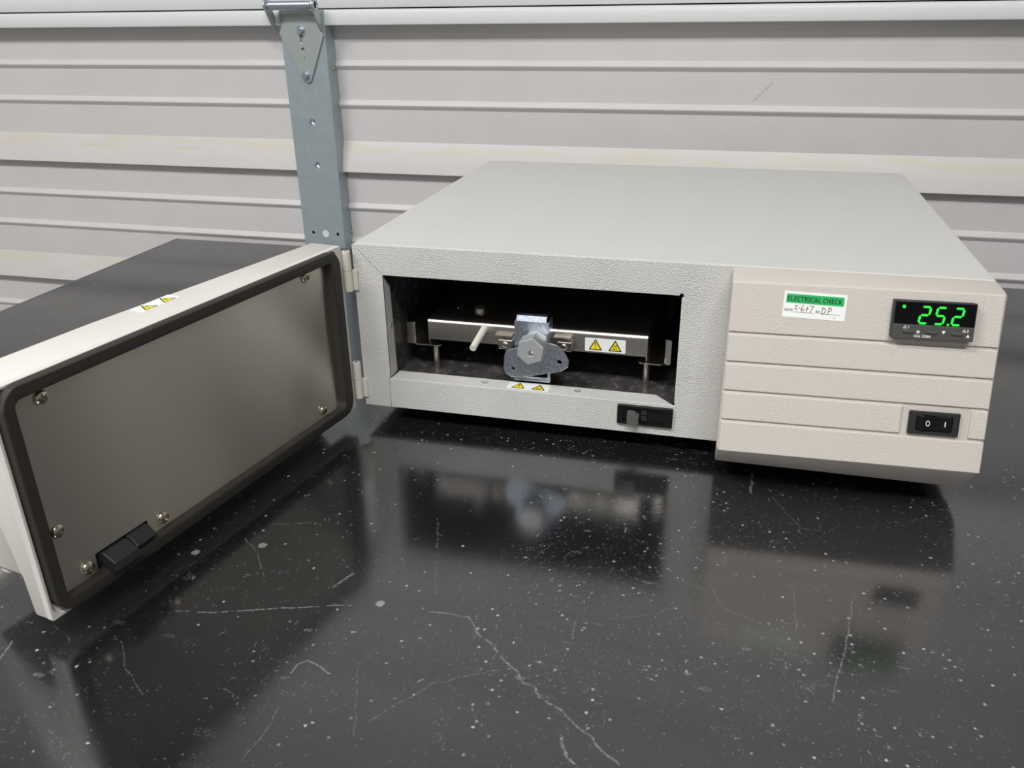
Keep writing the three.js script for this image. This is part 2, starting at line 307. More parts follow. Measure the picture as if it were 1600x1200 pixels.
  const slot = new THREE.Path(); slot.absarc(-0.2886, 0.2760, 0.0024, Math.PI, 2 * Math.PI, false); slot.lineTo(-0.2862, 0.2850); slot.absarc(-0.2886, 0.2850, 0.0024, 0, Math.PI, false);
  leaf.holes.push(slot, hole(-0.2883, 0.2655, 0.0024), hole(-0.2879, 0.2555, 0.0010));
  mesh('leaf', boxUV(ext(leaf, -0.5075, -0.5052, 0.0004)), M.galvHinge, h);
  const neck = loftX(() => [[0.3052, -0.5075], [0.3052, -0.5052], [0.3085, -0.5020], [0.3125, -0.4935], [0.3160, -0.4905], [0.3175, -0.4935], [0.3140, -0.4965], [0.3100, -0.5045]], [[-0.3095, 0], [-0.2680, 0]]);
  mesh('neck', neck, M.galvHinge, h);
  mesh('barrel', [cyl(V(-0.3200, 0.3190, -0.490), V(-0.2620, 0.3190, -0.490), 0.0056, 0.0056, 24), cyl(V(-0.3290, 0.3190, -0.490), V(-0.3200, 0.3190, -0.490), 0.0040, 0.0040, 20)], M.zinc, h);
  for (const x of [-0.3265, -0.2600]) {
    const ear = new THREE.Shape(); ear.moveTo(-0.0075, 0.3190); ear.absarc(0, 0.3190, 0.0085, Math.PI, 0, true); ear.lineTo(-0.005, 0.2985); ear.lineTo(-0.0175, 0.2840); ear.lineTo(-0.0178, 0.3060); ear.closePath();
    const g = ext(ear, 0, 0.0022, 0.0004); g.rotateY(-Math.PI / 2); g.scale(1, 1, 1); g.translate(x + 0.0022, 0, -0.490);
    mesh('ear', boxUV(g), M.galvHinge, h);
  }
  const ring = new THREE.TorusGeometry(0.0058, 0.0017, 10, 24); ring.rotateY(Math.PI / 2); ring.translate(-0.2574, 0.3190, -0.490);
  mesh('bushing', [ring, cyl(V(-0.2585, 0.319, -0.49), V(-0.2576, 0.319, -0.49), 0.0048, 0.0048, 20)], M.zinc, h);
  mesh('pin_hole', cyl(V(-0.2577, 0.319, -0.49), V(-0.25735, 0.319, -0.49), 0.0042, 0.0042, 20), M.dark, h);
  for (const [x, y] of [[-0.2882, 0.2892], [-0.2876, 0.2334]]) {
    const w = new THREE.CylinderGeometry(0.0058, 0.0062, 0.0012, 24), hx = new THREE.CylinderGeometry(0.0040, 0.0043, 0.0042, 6); hx.translate(0, 0.0026, 0);
    const g = merge([w, hx]); g.rotateX(Math.PI / 2); g.rotateZ(0.35); g.translate(x, y, -0.5046); mesh('bolt', g, M.zinc, h);
  }
}

// ---------------------------------------------------------------- workbench
{
  const t = group('workbench'); tag(t, 'long workbench with scratched glossy black top', 'table');
  const g = boxUV(box(-0.528, 1.6, -0.032, 0, -0.503, 0.62, 0.0025, 2));
  const p = g.attributes.position, uv = g.attributes.uv, nn = g.attributes.normal;
  for (let i = 0; i < p.count; i++) if (nn.getY(i) > 0.5) uv.setXY(i, (p.getX(i) - bench.X0) / bench.W, (p.getZ(i) - bench.Z0) / bench.W); else uv.setXY(i, p.getX(i) - bench.X0, p.getY(i) - p.getZ(i));
  mesh('tabletop', g, M.bench, t);
  const strip = [box(-0.532, -0.5285, -0.032, -0.0004, -0.503, 0.62, 0.001)];
  mesh('edge_band', strip, M.benchEdge, t);
  mesh('edge_bead', box(-0.5290, -0.5276, -0.004, -0.0001, -0.500, 0.62, 0.0004), M.steelLeg, t);
  for (const [x, z] of [[-0.46, -0.44], [-0.46, 0.54], [1.52, -0.44], [1.52, 0.54]]) mesh('leg', box(x - 0.025, x + 0.025, FLOOR, -0.032, z - 0.025, z + 0.025, 0.003), M.steelLeg, t);
  mesh('apron', [box(-0.44, 1.5, -0.11, -0.032, 0.53, 0.55), box(-0.44, 1.5, -0.11, -0.032, -0.45, -0.43)], M.steelLeg, t);
}

// ---------------------------------------------------------------- print
const sanTri = (c, x, y, s, kind) => {
  c.lineJoin = 'round'; c.fillStyle = '#f2dc1e'; c.strokeStyle = '#15130c'; c.lineWidth = s * 0.1; c.beginPath(); c.moveTo(x, y - s * 0.5); c.lineTo(x + s * 0.56, y + s * 0.46); c.lineTo(x - s * 0.56, y + s * 0.46); c.closePath(); c.fill(); c.stroke();
  c.fillStyle = '#15130c'; c.strokeStyle = '#15130c';
  if (kind === '!') { c.beginPath(); c.moveTo(x - s * 0.06, y - s * 0.22); c.lineTo(x + s * 0.06, y - s * 0.22); c.lineTo(x + s * 0.025, y + s * 0.18); c.lineTo(x - s * 0.025, y + s * 0.18); c.fill(); c.beginPath(); c.arc(x, y + s * 0.29, s * 0.055, 0, 7); c.fill(); }
  else if (kind === 'hot') { c.lineWidth = s * 0.045; for (const k of [-1, 0, 1]) { c.beginPath(); c.moveTo(x + k * s * 0.14, y + s * 0.26); c.bezierCurveTo(x + k * s * 0.14 - s * 0.12, y + s * 0.12, x + k * s * 0.14 + s * 0.12, y + s * 0.04, x + k * s * 0.14, y - s * 0.12); c.stroke(); } c.beginPath(); c.moveTo(x - s * 0.28, y + s * 0.33); c.lineTo(x + s * 0.28, y + s * 0.33); c.stroke(); }
  else { c.beginPath(); c.moveTo(x + s * 0.04, y - s * 0.26); c.lineTo(x - s * 0.14, y + s * 0.1); c.lineTo(x, y + s * 0.06); c.lineTo(x - s * 0.06, y + s * 0.36); c.lineTo(x + s * 0.14, y - s * 0.02); c.lineTo(x, y + s * 0.01); c.closePath(); c.fill(); }
};
const warnTex = (a, b) => canvasTex(512, 172, (c, w, h) => { c.fillStyle = '#e9ebe8'; c.fillRect(0, 0, w, h); sanTri(c, w * 0.26, h * 0.5, h * 0.78, a); sanTri(c, w * 0.745, h * 0.5, h * 0.78, b); });
const warnHot = std({ map: warnTex('!', 'hot'), roughness: 0.5 }), warnVolt = std({ map: warnTex('bolt', 'bolt'), roughness: 0.5 });
// a thin stuck-on label in the xy plane, centred, facing +z, picture over the whole face
function labelGeo(w, h, r = 0.001, t = 0.00025) {
  const g = ext(roundRect(-w / 2, -h / 2, w / 2, h / 2, r), 0, t); const p = g.attributes.position, uv = g.attributes.uv;
  for (let i = 0; i < p.count; i++) uv.setXY(i, p.getX(i) / w + 0.5, p.getY(i) / h + 0.5); return g;
}
const panHead = (() => { // pan head with cross recess, axis +z, base at 0, radius 1
  const dome = new THREE.LatheGeometry([[1e-4, 0], [1, 0], [1, 0.22], [0.9, 0.48], [0.68, 0.66], [0.35, 0.76], [1e-4, 0.78]].map(([r, y]) => new THREE.Vector2(r, y)), 24); dome.rotateX(Math.PI / 2);
  return cut(dome, box(-0.55, 0.55, -0.13, 0.13, 0.42, 1.2), box(-0.13, 0.13, -0.55, 0.55, 0.42, 1.2));
})();
const flatScrew = (() => { const d = new THREE.CylinderGeometry(1, 1, 0.2, 24); d.rotateX(Math.PI / 2); return cut(d, box(-0.6, 0.6, -0.13, 0.13, 0, 1), box(-0.13, 0.13, -0.6, 0.6, 0, 1)); })();

// ---------------------------------------------------------------- the oven
const oven = group('laboratory_oven'); tag(oven, 'low cream benchtop laboratory oven with its door swung open', 'oven');
const W = 0.449, H = 0.1513, HB = 0.0149, D = 0.382, OX0 = 0.0237, OX1 = 0.2513, OY0 = 0.0412, OY1 = 0.1274, BX = 0.2845;
{
  const body = cut(box(0, W, HB, H, -D, -0.0004, 0.0022, 4), box(OX0 - 0.0012, OX1 + 0.0012, OY0 - 0.0045, OY1 + 0.0012, -0.338, 0.01));
  mesh('cabinet_shell', boxUV(body), M.lid, oven);
  // folded front frame: left piece with a mitred upper end, and the rest
  const e = 0.00018;
  const left = poly([[0.0002, HB], [0.0226 - e, HB], [0.0226 - e, OY0 - 0.0004], [OX0, OY0], [OX0, OY1 - e], [0.0002, H - 0.0004 - e * 2]]);
  mesh('frame_panel', boxUV(ext(left, -0.0012, 0.0006, 0.0004)), M.frame, oven);
  const rest = new THREE.Shape();
  [[0.0006, H - 0.0002], [OX0 + e, OY1 + e], [OX1 - 0.0018, OY1 - 0.0002], [OX1 - 0.0012, OY1 + 0.0014], [OX1 + 0.0012, OY1 + 0.0012], [OX1 + 0.0014, OY1 - 0.0012], [OX1, OY1 - 0.0022], [OX1, OY0 + 0.002], [OX1 + 0.001, OY0], [OX1 - 0.0012, OY0 - 0.0008], [OX1 - 0.0022, OY0 - 0.0003], [OX0 + 0.0004, OY0 - 0.0003], [0.0226 + e, OY0 - 0.0005], [0.0226 + e, HB], [BX + 0.004, HB], [BX + 0.004, H - 0.0002]].forEach(([x, y], i) => (i ? rest.lineTo(x, y) : rest.moveTo(x, y)));
  mesh('frame_panel', boxUV(ext(rest, -0.0012, 0.0006, 0.0004)), M.frame, oven);
  // flanges of the opening
  const bf = ext(poly([[OX0 + 0.0005, -0.0002], [OX1 - 0.0005, -0.0002], [0.2363, 0.0157], [0.0256, 0.0157]]), 0, 0.001); bf.rotateX(-Math.PI / 2); bf.translate(0, OY0 - 0.0012, 0);
  const sill = mesh('sill_flange', boxUV(bf), M.frame, oven);
  for (const [x, z] of [[0.1011, -0.0076], [0.1762, -0.0082]]) { const g = flatScrew.clone(); g.scale(0.0028, 0.0028, 0.003); g.rotateX(-Math.PI / 2); g.rotateY(0.4); g.translate(x, OY0, z); mesh('screw', g, M.boltZinc, sill); }
  const wl = labelGeo(0.0335, 0.0118); wl.rotateX(-Math.PI / 2); wl.translate(0.1375, OY0 - 0.00015, -0.0078); say(mesh('warning_label', wl, warnHot, sill), 'white strip with two yellow warning triangles');
  const lf = ext(poly([[-0.0002, OY0], [0.0150, OY0], [0.0122, 0.1154], [-0.0002, 0.1270]]), 0, 0.001); lf.rotateY(Math.PI / 2); lf.translate(OX0 - 0.001, 0, 0);
  const jamb = mesh('jamb_flange', boxUV(lf), M.frame, oven);
  { const g = flatScrew.clone(); g.scale(0.0026, 0.0026, 0.003); g.rotateY(Math.PI / 2); g.translate(OX0, 0.0834, -0.0092); mesh('screw', g, M.boltZinc, jamb); }
  // chamber lining
  const lx0 = OX0 - 0.001, lx1 = OX1 + 0.001, ly0 = OY0 - 0.0042, ly1 = OY1 + 0.001, lz = -0.337;
  mesh('chamber_liner', boxUV(merge([box(lx0, lx0 + 0.0008, ly0, ly1, lz, -0.0013), box(lx1 - 0.0008, lx1, ly0, ly1, lz, -0.0013), box(lx0, lx1, ly0, ly0 + 0.0008, lz, -0.0013), box(lx0, lx1, ly1 - 0.0008, ly1, lz, -0.0013), box(lx0, lx1, ly0, ly1, lz, lz + 0.0008)])), M.liner, oven);
  const fy = ly0 + 0.0008;
  // rails on posts at both sides of the chamber
  for (const s of [-1, 1]) {
    const r = group('support_rail', oven); const xw = s < 0 ? 0.0330 : 0.2405, top = s < 0 ? 0.0770 : 0.0790, sy = 0.0612;
    mesh('web', boxUV(box(xw - 0.0006, xw + 0.0006, sy, top, -0.325, -0.036)), M.tray, r);
    const lip = ext(roundRect(s < 0 ? xw - 0.0070 : xw - 0.0005, sy - 0.0030, s < 0 ? xw + 0.0005 : xw + 0.0040, top, 0.0016), -0.0365, -0.0355); mesh('end_tab', boxUV(lip), M.tray, r);
    const sx0 = s < 0 ? xw : 0.2195, sx1 = s < 0 ? 0.0580 : xw; const sh = ext(roundRect(sx0, 0.0285, sx1, 0.32, 0.004), 0, 0.001); sh.rotateX(-Math.PI / 2); sh.translate(0, sy - 0.001, 0);
    mesh('ledge', boxUV(sh), M.tray, r);
    const px = s < 0 ? 0.0518 : 0.2262;
    for (const z of [-0.034, -0.29]) mesh('post', cyl(V(px, fy, z), V(px, sy - 0.001, z), 0.0027, 0.0027, 20), M.steel, r);
  }
  mesh('base_plate', box(0.012, W - 0.012, HB - 0.0012, HB + 0.0003, -D + 0.01, -0.004), M.baseBlack, oven);
  for (const [x, z] of [[0.06, -0.06], [0.39, -0.06], [0.06, -0.33], [0.39, -0.33]]) mesh('foot', cyl(V(x, 0, z), V(x, HB - 0.001, z), 0.011, 0.0125, 24), M.rubber, oven);
}
// slide catch on the frame
{
  const c = group('slide_catch', oven); say(c, 'small black slide switch below the chamber opening');
  const x0 = 0.2093, x1 = 0.2511, y0 = 0.0226, y1 = 0.0387, z = 0.0006;
  const g = cut(box(x0, x1, y0, y1, z, z + 0.0026, 0.0007, 2), box(x0 + 0.0045, x1 - 0.0058, y0 + 0.0024, y1 - 0.0022, z + 0.0007, 0.02));
  mesh('housing', boxUV(g), M.blackPlastic, c);
  const s = ext(poly([[0, 0], [0.0052, -0.0016], [0.0088, -0.0016], [0.0088, 0.0062], [0.0052, 0.0088], [0, 0.0088]]), 0, 0.0062, 0.0005); s.translate(x0 + 0.0080, y0 + 0.0030, z + 0.0010);
  mesh('slider', boxUV(s), M.greyPlastic, c);
  mesh('rib', box(x0 + 0.0182, x0 + 0.0225, y0 + 0.0085, y0 + 0.0125, z + 0.0006, z + 0.0016, 0.0003), M.switchPlastic, c);
  mesh('rib', box(x0 + 0.0182, x0 + 0.0225, y0 + 0.0035, y0 + 0.0075, z + 0.0006, z + 0.0016, 0.0003), M.switchPlastic, c);
}
// hinges
for (const [yt, ym, yb] of [[0.1468, 0.1312, 0.1146], [0.0548, 0.0392, 0.0228]]) {
  const h = group('hinge', oven); say(h, 'cream painted door hinge barrel'); const x = -0.0028, z = 0.0055, r = 0.0033;
  const kn = (a, b) => new THREE.LatheGeometry([[1e-4, a], [r - 0.0005, a], [r, a + 0.0005], [r, b - 0.0005], [r - 0.0005, b], [1e-4, b]].map(([q, y]) => new THREE.Vector2(q, y)), 24).translate(x, 0, z);
  mesh('knuckle', kn(ym + 0.0001, yt), M.hingeWhite, h); mesh('knuckle', kn(yb, ym - 0.0001), M.hingeWhite, h);
  mesh('hinge_pin', cyl(V(x, yt - 0.0002, z), V(x, yt + 0.0001, z), 0.0016, 0.0016, 16), M.greyPlastic, h);
  mesh('hinge_leaf', box(x, 0.0035, yb, ym - 0.0004, 0.0004, 0.0026, 0.0003), M.hingeWhite, h);
}

// ---------------------------------------------------------------- control bezel
const TL = -0.2424, TY = -0.0395, PX = 0.37, PY = 0.09, PZ = 0.0446;
const zf = (x, y) => PZ + TL * (y - PY) + TY * (x - PX);
const bez = group('control_bezel', oven); say(bez, 'cream moulded control panel with horizontal grooves');
const XR2 = 0.4492;
{
  const prof = (x) => { const z = (y) => zf(x, y) - 0.0015; return [[H - 0.0003, 0.0002], [H - 0.0005, z(0.150) - 0.0030], [0.1502, z(0.150) - 0.0005], [0.1490, z(0.149)], [0.0415, z(0.0415)], [0.0396, z(0.0396) - 0.0003], [0.0382, z(0.0382) - 0.0014], [0.0145, 0.0290], [0.0133, 0.0268], [0.0130, 0.0245], [0.0130, 0.0002]]; };
  mesh('bezel_body', loftX(prof, [[BX, 0.0014], [BX + 0.0004, 0.0006], [BX + 0.0014, 0], [XR2 - 0.0022, 0], [XR2 - 0.0006, 0.0008], [XR2, 0.0020]]), M.bezel, bez);
}
// frame lying in the sloping front: local x to the right, y up the slope, z outward
const fr = new THREE.Object3D();
{
  const ex = V(1, 0, TY).normalize(), n = V(-TY, -TL, 1).normalize(), ey = new THREE.Vector3().crossVectors(n, ex).normalize(); ex.crossVectors(ey, n);
  fr.matrix.makeBasis(ex, ey, n); fr.matrix.setPosition(PX, PY, PZ);
}
const K = Math.sqrt(1 + TL * TL);
const toLocal = (x, y) => [x - PX, (y - PY) * K];
const place = (g) => g.applyMatrix4(fr.matrix);
{
  const G = [0.1503, 0.1175, 0.0984, 0.0794, 0.0600, 0.0392], gap = 0.0008;
  for (let i = 0; i < 5; i++) {
    const y1 = (G[i] - PY) * K - (i ? gap : 0), y0 = (G[i + 1] - PY) * K + (i < 4 ? gap : 0);
    const spans = i === 3 ? [[BX + 0.0008, 0.3977], [0.4385, XR2 - 0.0008]] : [[BX + 0.0008, XR2 - 0.0008]];
    for (const [a, b] of spans) mesh('panel_band', boxUV(place(box(a - PX, b - PX, y0, y1, -0.0030, 0, 0.0009, 3))), M.bezel, bez);
  }
}
// rocker switch in its recess
{
  const r = group('rocker_switch', oven); say(r, 'black rocker power switch marked O and I');
  const [x0, y0] = toLocal(0.4020, 0.0615), [x1, y1] = toLocal(0.4322, 0.0762);
  const b = cut(box(x0, x1, y0, y1, -0.0011, 0.0012, 0.0006, 2), (() => { const g = ext(roundRect(x0 + 0.0044, y0 + 0.0023, x1 - 0.0040, y1 - 0.0023, 0.0014), -0.0005, 0.01); return g; })());
  mesh('switch_bezel', boxUV(place(b)), M.switchPlastic, r);
  // rocker: high on the O side
  const xa = x0 + 0.0048, xb = x1 - 0.0044, L = xb - xa; const s = poly([[0, -0.0004], [L, -0.0004], [L, 0.0006], [L * 0.55, 0.0007], [L * 0.2, 0.0023], [L * 0.16, 0.0024], [0.0003, 0.0004]]);
  const g = ext(s, 0, y1 - y0 - 0.0054, 0.0003); g.rotateX(Math.PI / 2); g.translate(xa, y1 - 0.0027, 0);
  // extrude ran along -y; profile z is up
  mesh('rocker', boxUV(place(g)), M.blackPlastic, r);
  const yc = (y0 + y1) / 2, sl = Math.atan2(0.0007 - 0.0023, L * 0.35);
  const O = new THREE.TorusGeometry(0.0014, 0.00028, 6, 24); O.scale(0.85, 1.15, 0.4); O.rotateY(-sl); O.translate(xa + L * 0.31, yc, 0.00185); mesh('off_mark', place(O), M.whitePrint, r);
  mesh('on_mark', place(box(xa + L * 0.80, xa + L * 0.80 + 0.0006, yc - 0.0017, yc + 0.0017, 0.0005, 0.00075)), M.whitePrint, r);
}
// temperature controller
{
  const c = group('temperature_controller', oven); say(c, 'black digital temperature controller with a green LED readout');
  const [x0, y0] = toLocal(0.3838, 0.1215), [x1, y1] = toLocal(0.4313, 0.1447); const ym = toLocal(0, 0.1303)[1], ZC = 0.0072;
  mesh('case', boxUV(place(box(x0, x1, y0 + 0.0004, y1, -0.002, ZC - 0.0004, 0.0008, 3))), M.switchPlastic, c);
  const winM = phys({ color: lin(0.003, 0.003, 0.004), roughness: 0.12, specularIntensity: 0.45 });
  mesh('display_window', boxUV(place(box(x0 + 0.0006, x1 - 0.0006, ym + 0.0002, y1 - 0.0008, ZC - 0.001, ZC, 0.0003, 2))), winM, c);
  const fasM = std({ color: lin(0.062, 0.06, 0.058), roughness: 0.5 });
  mesh('lower_fascia', boxUV(place(box(x0 + 0.0002, x1 - 0.0002, y0 + 0.0002, ym - 0.0001, ZC - 0.003, ZC, 0.0005, 2))), fasM, c);
  // printed legends
  const fw = x1 - x0 - 0.0012, fh = ym - y0 - 0.001;
  const leg = canvasTex(1024, 190, (k, w, h) => {
    k.fillStyle = '#464543'; k.fillRect(0, 0, w, h); k.fillStyle = '#eceae4'; k.strokeStyle = '#eceae4';
    const tri = (x, y, s, up, fill) => { k.beginPath(); k.moveTo(x, y - (up ? s : -s)); k.lineTo(x + s, y + (up ? s : -s)); k.lineTo(x - s, y + (up ? s : -s)); k.closePath(); if (fill) k.fill(); else { k.lineWidth = 7; k.stroke(); } };
    tri(150, 28, 19, true, false); k.font = 'bold 50px sans-serif'; k.fillText('1', 180, 46);
    k.lineWidth = 11; for (let i = 0; i < 5; i++) { const a = i * Math.PI * 0.4 - Math.PI / 2; k.beginPath(); k.moveTo(325, 92); k.lineTo(325 + Math.cos(a) * 25, 92 + Math.sin(a) * 25); k.stroke(); }
    k.font = 'bold 50px sans-serif'; k.fillText('CAL 3200', 275, 172);
    tri(648, 84, 26, false, true); tri(905, 40, 19, true, false); k.fillText('2', 935, 58); tri(958, 112, 24, true, true);
  });
  const lg = labelGeo(fw, fh, 0.0003, 0.0001); lg.translate((x0 + x1) / 2, (y0 + ym) / 2 - 0.00005, ZC + 0.00001);
  mesh('legend_print', place(lg), std({ map: leg, roughness: 0.5 }), c);
  for (const fx of [0.195, 0.485, 0.80]) { const bx = x0 + 0.0006 + fw * fx; const g = ext(roundRect(bx - 0.0032, (y0 + ym) / 2 - 0.0009, bx + 0.0032, (y0 + ym) / 2 + 0.0010, 0.0009), ZC - 0.0005, ZC + 0.0010, 0.0003); mesh('button', boxUV(place(g)), fasM, c); }
  // seven segment digits
  const led = std({ color: lin(0.0, 0.06, 0.005), emissive: new THREE.Color(0.02, 1.0, 0.06), emissiveIntensity: 1.0, roughness: 0.5 });
  const dim = phys({ color: lin(0.0, 0.05, 0.004), roughness: 0.5 });
  const SEG = { 2: 'abged', 5: 'afgcd' };
  const digit = (ch, cx, cy) => {
    const w = 0.0050, h = 0.0102, t = 0.0014, sk = 0.14, q = 0.00018, out = [];
    const seg = { a: [0, h / 2, 1], g: [0, 0, 1], d: [0, -h / 2, 1], f: [-w / 2, h / 4, 0], b: [w / 2, h / 4, 0], e: [-w / 2, -h / 4, 0], c: [w / 2, -h / 4, 0] };
    for (const k of SEG[ch]) {
      const [sx, sy, hor] = seg[k]; const l = (hor ? w : h / 2) / 2 - q, m = t / 2;
      const pts = hor ? [[-l, 0], [-l + m, m], [l - m, m], [l, 0], [l - m, -m], [-l + m, -m]] : [[0, -l], [m, -l + m], [m, l - m], [0, l], [-m, l - m], [-m, -l + m]];
      out.push(ext(poly(pts.map(([a, b]) => [cx + sx + a + (sy + b) * sk, cy + sy + b])), ZC - 0.0002, ZC + 0.00012));
    }
    say(mesh('digit', place(merge(out)), led, c), 'glowing green digit ' + ch);
  };
  const dy = toLocal(0, 0.13625)[1];
  digit('2', toLocal(0.4017, 0)[0], dy); digit('5', toLocal(0.4107, 0)[0], dy); digit('2', toLocal(0.4207, 0)[0], dy);
  mesh('decimal_point', place(box(toLocal(0.4156, 0)[0] - 0.0007, toLocal(0.4156, 0)[0] + 0.0006, dy - 0.0058, dy - 0.0045, ZC - 0.0002, ZC + 0.00012)), led, c);
  const ix = toLocal(0.3893, 0)[0], iy = toLocal(0, 0.1408)[1]; mesh('status_light', place(box(ix - 0.0009, ix + 0.0009, iy - 0.001, iy + 0.001, ZC - 0.0002, ZC + 0.00012)), led, c);
}
// inspection sticker
{
  const tex = canvasTex(768, 342, (c, w, h) => {
    c.fillStyle = '#f1f3ee'; c.fillRect(0, 0, w, h); c.fillStyle = '#27b262'; c.fillRect(30, 34, w - 62, 118);
    c.fillStyle = '#06351c'; c.save(); c.translate(38, 130); c.scale(0.86, 1.12); c.font = 'bold 82px sans-serif'; const tw = c.measureText('ELECTRICAL CHECK').width; c.restore();
    c.save(); c.translate(38, 127); c.scale((w - 96) / tw, 1.1); c.font = 'bold 82px sans-serif'; c.fillText('ELECTRICAL CHECK', 0, 0); c.restore();
    c.fillStyle = '#2b2b2b'; c.font = 'bold 44px sans-serif'; c.fillText('DATE', 18, 262); c.fillText('BY', 404, 262);
    c.fillRect(130, 266, 258, 5); c.fillRect(462, 266, 250, 5); c.fillRect(624, 306, 30, 5);
    c.strokeStyle = '#5a3a14'; c.lineWidth = 8; c.lineCap = 'round'; c.lineJoin = 'round';
    const st = (pts) => { c.beginPath(); pts.forEach(([x, y], i) => (i ? c.lineTo(x, y) : c.moveTo(x, y))); c.stroke(); };
    st([[146, 192], [162, 180], [172, 192], [152, 222], [146, 234], [182, 232]]); st([[192, 216], [212, 212]]);
    st([[252, 172], [228, 208], [222, 240], [240, 252], [258, 238], [252, 222], [230, 228]]); st([[300, 186], [292, 256]]); st([[280, 226], [312, 214]]);
    st([[326, 182], [374, 178], [352, 222], [338, 262]]);
    st([[492, 182], [476, 268]]); st([[480, 190], [510, 194], [526, 222], [512, 256], [478, 270]]); st([[570, 180], [552, 268]]); st([[556, 192], [584, 180], [598, 200], [584, 222], [560, 228]]);
  });
  const g = labelGeo(0.0385, 0.0168, 0.0003, 0.0002); g.rotateZ(-0.026); const [sx, sy] = toLocal(0.3374, 0.1375); g.translate(sx, sy, 0.00002);
  say(mesh('inspection_sticker', place(g), std({ map: tex, roughness: 0.45 }), oven), 'white and green electrical check sticker with handwritten date');
}

// ---------------------------------------------------------------- open door (local: -x along the door from the hinge, z = inner face outward)
{
  const d = group('open_door', oven); say(d, 'cream oven door swung open with black gasket and steel inner plate'); d.position.set(-0.006, 0, 0.006); d.rotation.y = 1.3953;
  const A0 = 0.0005, A1 = 0.2900, YB = 0.0135, YT = 0.1510;
  const th = (a) => 0.0275 + 0.009 * Math.min(1, a / 0.2);
  const prof = (x) => { const a = -x, n = th(a); return [[YB + 0.0004, -0.003], [YT - 0.001, -0.003], [YT, -0.004], [YT - 0.0002, -n + 0.002], [YT - 0.0012, -n], [0.120, -n - 0.0075], [0.041, -n - 0.0235], [0.0375, -n - 0.0230], [0.0150, -n - 0.0185], [0.0135, -n - 0.0170], [0.0145, -n - 0.0145], [0.0345, -n + 0.0005], [0.0400, -0.0350], [0.0400, -0.0165], [0.0385, -0.0157], [0.0148, -0.0142], [YB, -0.0128]]; };
  mesh('door_shell', loftX(prof, [[-A1, 0.0016], [-A1 + 0.0004, 0.0007], [-A1 + 0.0016, 0], [-0.20, 0], [-0.10, 0], [-A0 - 0.0016, 0], [-A0 - 0.0004, 0.0007], [-A0, 0.0016]]), M.doorShell, d);
  const rim = roundRect(-A1, YB, -A0, YT, 0.0015); rim.holes.push(roundRect(-A1 + 0.0020, YB + 0.0018, -A0 - 0.0060, YT - 0.0018, 0.0065, THREE.Path)); mesh('rim', boxUV(ext(rim, -0.0042, 0, 0.0005)), M.doorShell, d);
  mesh('stop_pad', box(-A1 + 0.002, -A1 + 0.010, 0.0335, 0.0405, -0.0400, -0.0290, 0.003, 4), M.doorShell, d);
  // gasket: soft, slightly uneven
  const gs = roundRect(-0.2876, 0.0160, -0.0094, 0.1506, 0.0125); gs.holes.push(roundRect(-0.2805, 0.0245, -0.0200, 0.1430, 0.0045, THREE.Path));
  let gg = new THREE.ExtrudeGeometry(gs, { depth: 0.0070, bevelEnabled: true, bevelThickness: 0.0012, bevelSize: 0.0012, bevelOffset: -0.0012, bevelSegments: 3, curveSegments: 14 }); gg.translate(0, 0, -0.0030);
  gg = mergeVertices(gg);
  mesh('gasket', toCreasedNormals(boxUV(gg), 0.6), M.rubber, d);
  // plate with the catch cut-out
  const ps = poly([[-0.2830, 0.0210], [-0.2562, 0.0210], [-0.2562, 0.0357], [-0.2182, 0.0357], [-0.2182, 0.0210], [-0.0150, 0.0210], [-0.0150, 0.1460], [-0.2830, 0.1460]]);
  const pl = boxUV(ext(ps, -0.0030, -0.0006)); const pm = mesh('inner_plate', pl, M.plate, d); say(pm, 'brushed stainless steel inner plate');
  for (const [a, y, k] of [[0.2632, 0.1374, 0.4], [0.2739, 0.0624, 1.0], [0.2625, 0.0308, 0.2], [0.207, 0.0309, 0.7], [0.0457, 0.139, 0.5], [0.043, 0.0308, 0.1]]) { const g = panHead.clone(); g.scale(0.0040, 0.0040, 0.0036); g.rotateZ(k); g.translate(-a, y, -0.0006); mesh('screw', g, M.screw, pm); }
  // catch: black moulded claw in the cut-out
  const ct = group('door_catch', d); say(ct, 'black moulded door catch in the plate cut-out');
  mesh('catch_pocket', box(-0.2566, -0.2178, 0.0200, 0.0360, -0.0031, -0.0026), M.dark, ct);
  const c1 = ext(poly([[0.0205, -0.003], [0.0340, -0.003], [0.0345, 0.0015], [0.0300, 0.0100], [0.0255, 0.0112], [0.0225, 0.0070], [0.0205, 0.0060]].map(([y, n]) => [n, y])), 0, 0.0175, 0.0008); c1.rotateY(-Math.PI / 2); c1.translate(-0.2355, 0, 0);
  mesh('claw', boxUV(c1), M.switchPlastic, ct);
  const c2 = ext(poly([[0.0215, -0.003], [0.0350, -0.003], [0.0335, 0.0030], [0.0290, 0.0072], [0.0250, 0.0045], [0.0215, 0.0040]].map(([y, n]) => [n, y])), 0, 0.0150, 0.0008); c2.rotateY(-Math.PI / 2); c2.translate(-0.2195, 0, 0);
  mesh('claw', boxUV(c2), M.switchPlastic, ct);
  const wl = labelGeo(0.0318, 0.0112); wl.rotateX(-Math.PI / 2); wl.rotateY(0.03); wl.translate(-0.158, YT - 0.0001, -0.0262); say(mesh('warning_label', wl, warnVolt, d), 'white strip with two yellow triangles on the door top');
}

